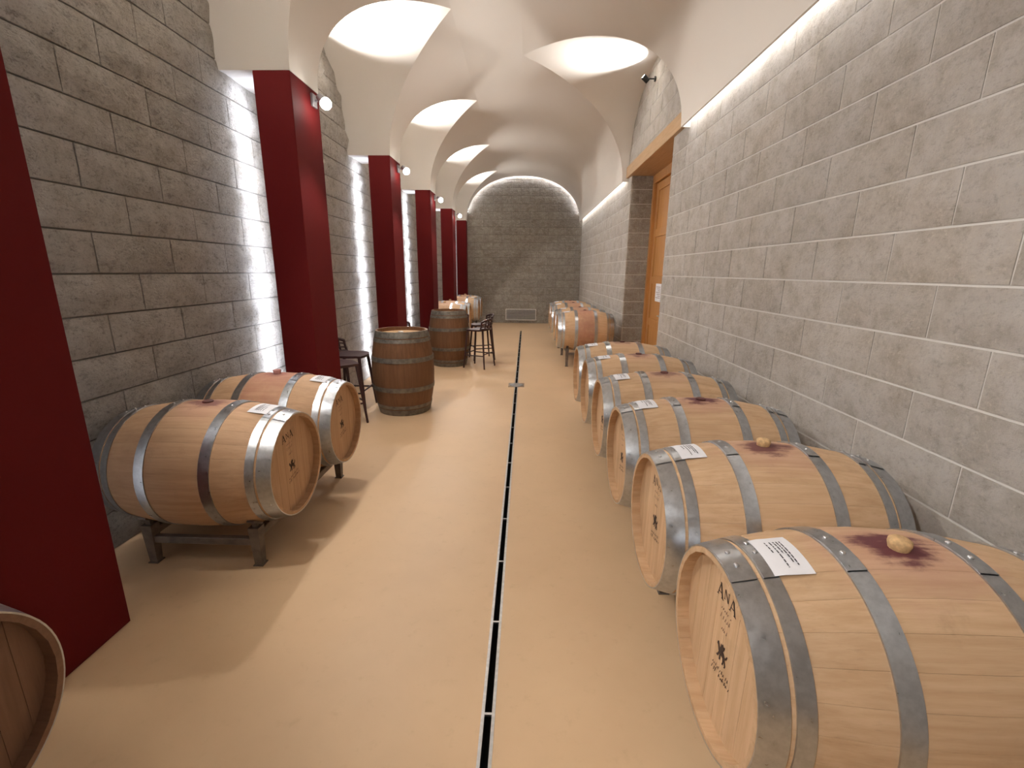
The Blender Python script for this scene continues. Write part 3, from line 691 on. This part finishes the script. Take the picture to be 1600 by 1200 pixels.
# small dish on the first upright barrel
ds = empty('small_dish', (-1.53, 5.50, BLEN-0.045)); tag(ds, 'small black dish with a bright cap on the upright barrel', 'dish')
m = MB(); m.lathe([(0,0.0),(0,0.040),(0.022,0.052),(0.022,0.046),(0.008,0.036),(0.008,0.0)], 20, 'Z'); m.build('bowl', BLACK, ds, smooth=40)
m = MB(); m.lathe([(0.008,0.030),(0.034,0.032),(0.038,0.026),(0.038,0.0)], 20, 'Z', T(0.012,0.01,0)); m.build('cap', STEEL, ds, smooth=40)

# ------------------------------------------------------------------ barrel racks
def rack(xc, yc, ztop, label, group):
    """ztop: lowest point of the barrels it carries"""
    r = empty('barrel_rack', (xc, yc, 0)); tag(r, label, 'rack', group); hx, hy = 0.325, 0.605
    rr = br(hx/(BLEN/2)); zb = ztop+RB-rr                          # underside of the barrel above a cross rail
    for sx in (-1, 1):
        for sy in (-1, 1):
            m = MB(); x, y = sx*hx, sy*hy; f = Matrix.Identity(4)
            m.add([(x-0.022-sx*0,y-0.022,0.004),(x+0.022,y-0.022,0.004),(x+0.022,y+0.022,0.004),(x-0.022,y+0.022,0.004),(x-0.032,y-0.032,zb+0.035),(x+0.032,y-0.032,zb+0.035),(x+0.032,y+0.032,zb+0.035),(x-0.032,y+0.032,zb+0.035)],
                  [(3,2,1,0),(4,5,6,7),(0,1,5,4),(1,2,6,5),(2,3,7,6),(3,0,4,7)]); m.box((x-0.03,y-0.03,0),(x+0.03,y+0.03,0.006)); m.build('leg', RACK, r)
        m = MB(); m.bbox((sx*hx-0.022,-hy+0.03,zb-0.048),(sx*hx+0.022,hy-0.03,zb+0.001), 0.004); m.build('long_rail', RACK, r)
        for yb in (-0.397, 0.397):
            for sg in (-1, 1):
                an = sg*0.62; M = T(sx*hx, yb, zb-0.001+rr) @ RX(an) @ T(0,0,-rr)
                m = MB(); m.box((-0.022,-0.05,-0.010),(0.022,0.05,0.001), M)
                y_ = yb+sg*rr*math.sin(0.62); z_ = zb+rr*(1-math.cos(0.62))
                m.box((sx*hx-0.015, y_-0.012, zb-0.02),(sx*hx+0.015, y_+0.012, z_-0.004)); m.build('cradle_pad', RACK, r)
    for sy in (-1, 1):
        m = MB(); m.bbox((-hx+0.025, sy*hy-0.02, zb-0.085),(hx-0.025, sy*hy+0.02, zb-0.04), 0.004); m.build('side_bar', RACK, r)
GR = 'low steel barrel racks'
rack(LX, 2.998, 0.19, 'dark steel rack under the two lying barrels beside the red columns', GR)
rack(LX-0.05, 0.445, 0.18, 'dark steel rack under the shaded barrel in front of the red column', GR)
rack(XB, 1.64, 0.19, 'steel rack under the first two barrels at the open end of the right row', GR)
rack(XB, 3.228, ZB, 'steel rack under the third and fourth barrels of the right row', GR)
rack(XB, 4.870, ZB, 'steel rack under the two barrels just before the doorway', GR)
rack(XB, 9.15, 0.275, 'steel rack under the first two barrels past the doorway', GR)
rack(XB, 11.30, 0.275, 'steel rack under the last two barrels past the doorway', GR)
rack(LX, 11.30, 0.24, 'steel rack under the barrels behind the second upright barrel', GR)
rack(LX, 14.25, 0.24, 'steel rack under the barrels in the last bay by the end wall', GR)

# ------------------------------------------------------------------ bar stools
def stool_parts():
    P = []; zs = 0.715; half = 0.195
    m = MB(); n = 9; vs = []                                          # dished rounded seat
    def edge(u, v):                                                    # square -> rounded square
        x, y = u*math.sqrt(1-v*v*0.30), v*math.sqrt(1-u*u*0.30); return x*half*1.06, y*half*1.06
    for i in range(n):
        for j in range(n):
            u, v = -1+2*i/(n-1), -1+2*j/(n-1); x, y = edge(u, v); e = max(abs(u),abs(v)); vs.append((x, y, zs-0.014*(1-e**2)+(0.0 if u > -0.7 else 0.01)-(0.008 if u > 0.8 else 0)))
    fs = [(i*n+j,(i+1)*n+j,(i+1)*n+j+1,i*n+j+1) for i in range(n-1) for j in range(n-1)]; m.add(vs, fs)
    m.add([(x*0.97,y*0.97,z-0.030) for x,y,z in vs], [f[::-1] for f in fs])
    ring = [i*n for i in range(n)]+[(n-1)*n+j for j in range(1,n)]+[i*n+n-1 for i in range(n-2,-1,-1)]+[j for j in range(n-2,0,-1)]
    N = n*n; m.f += [(ring[k], ring[(k+1)%len(ring)], N+ring[(k+1)%len(ring)], N+ring[k]) for k in range(len(ring))]
    P.append(('seat', m.mesh('seat', STOOL, smooth=50)))
    m = MB()                                                           # low curved backrest with openings
    def bp(t, z, off=0): return (-half*1.02-0.035*(z-0.70)/0.2+0.075*t*t+off, t*half*1.0, z-0.05*t*t*(z-0.70)/0.2)
    for z, r in ((0.900,0.020),(0.845,0.011),(0.785,0.011),(0.725,0.020)): m.tube([bp(-1+2*i/10, z) for i in range(11)], r, 6)
    for i in range(6):
        t = -1+2*i/5
        m.tube([bp(t, 0.70), bp(t*0.97, 0.80), bp(t, 0.905)], 0.016 if i in (0,5) else 0.013, 6)
    P.append(('backrest', m.mesh('backrest', STOOL, smooth=50)))
    foot = {}
    for sx in (-1,1):
        for sy in (-1,1):
            m = MB(); a = Vector((sx*0.155, sy*0.155, zs-0.02)); b = Vector((sx*0.215, sy*0.215, 0)); m.tube([a, (a+b)/2, b], 0.021, 8, 0.014); foot[(sx,sy)] = a+(b-a)*((zs-0.02-0.24)/(zs-0.02)); P.append(('leg', m.mesh('leg', STOOL, smooth=50)))
    c = [(-1,-1),(1,-1),(1,1),(-1,1)]
    for i in range(4):
        m = MB(); dz = Vector((0,0,0.03*(i%2))); m.tube([foot[c[i]]+dz, foot[c[(i+1)%4]]+dz], 0.011, 8); P.append(('foot_rail', m.mesh('foot_rail', STOOL, smooth=50)))
    return P
SP = stool_parts()
for (x, y, ang, lab) in ((-0.85, 8.39, 157.8, 'dark red bar stool standing free on the corridor side of the second upright barrel'),
                         (-0.88, 9.20, 200, 'dark red bar stool partly hidden behind the free-standing stool by the second upright barrel'),
                         (-1.38, 9.33, 268, 'dark red bar stool behind the second upright barrel, its backrest above the barrel rim'),
                         (-2.02, 8.15, 40, 'dark red bar stool between the second upright barrel and the stone wall'),
                         (-2.14, 5.06, 43, 'dark red bar stool tucked behind the red column beside the first upright barrel'),
                         (-2.21, 5.66, 0, 'dark red bar stool backed against the stone wall by the first upright barrel')):
    r = empty('bar_stool', (x, y, 0), math.radians(ang)); tag(r, lab, 'stool', 'dark red bar stools')
    for n_, me in SP: place(n_, me, r)
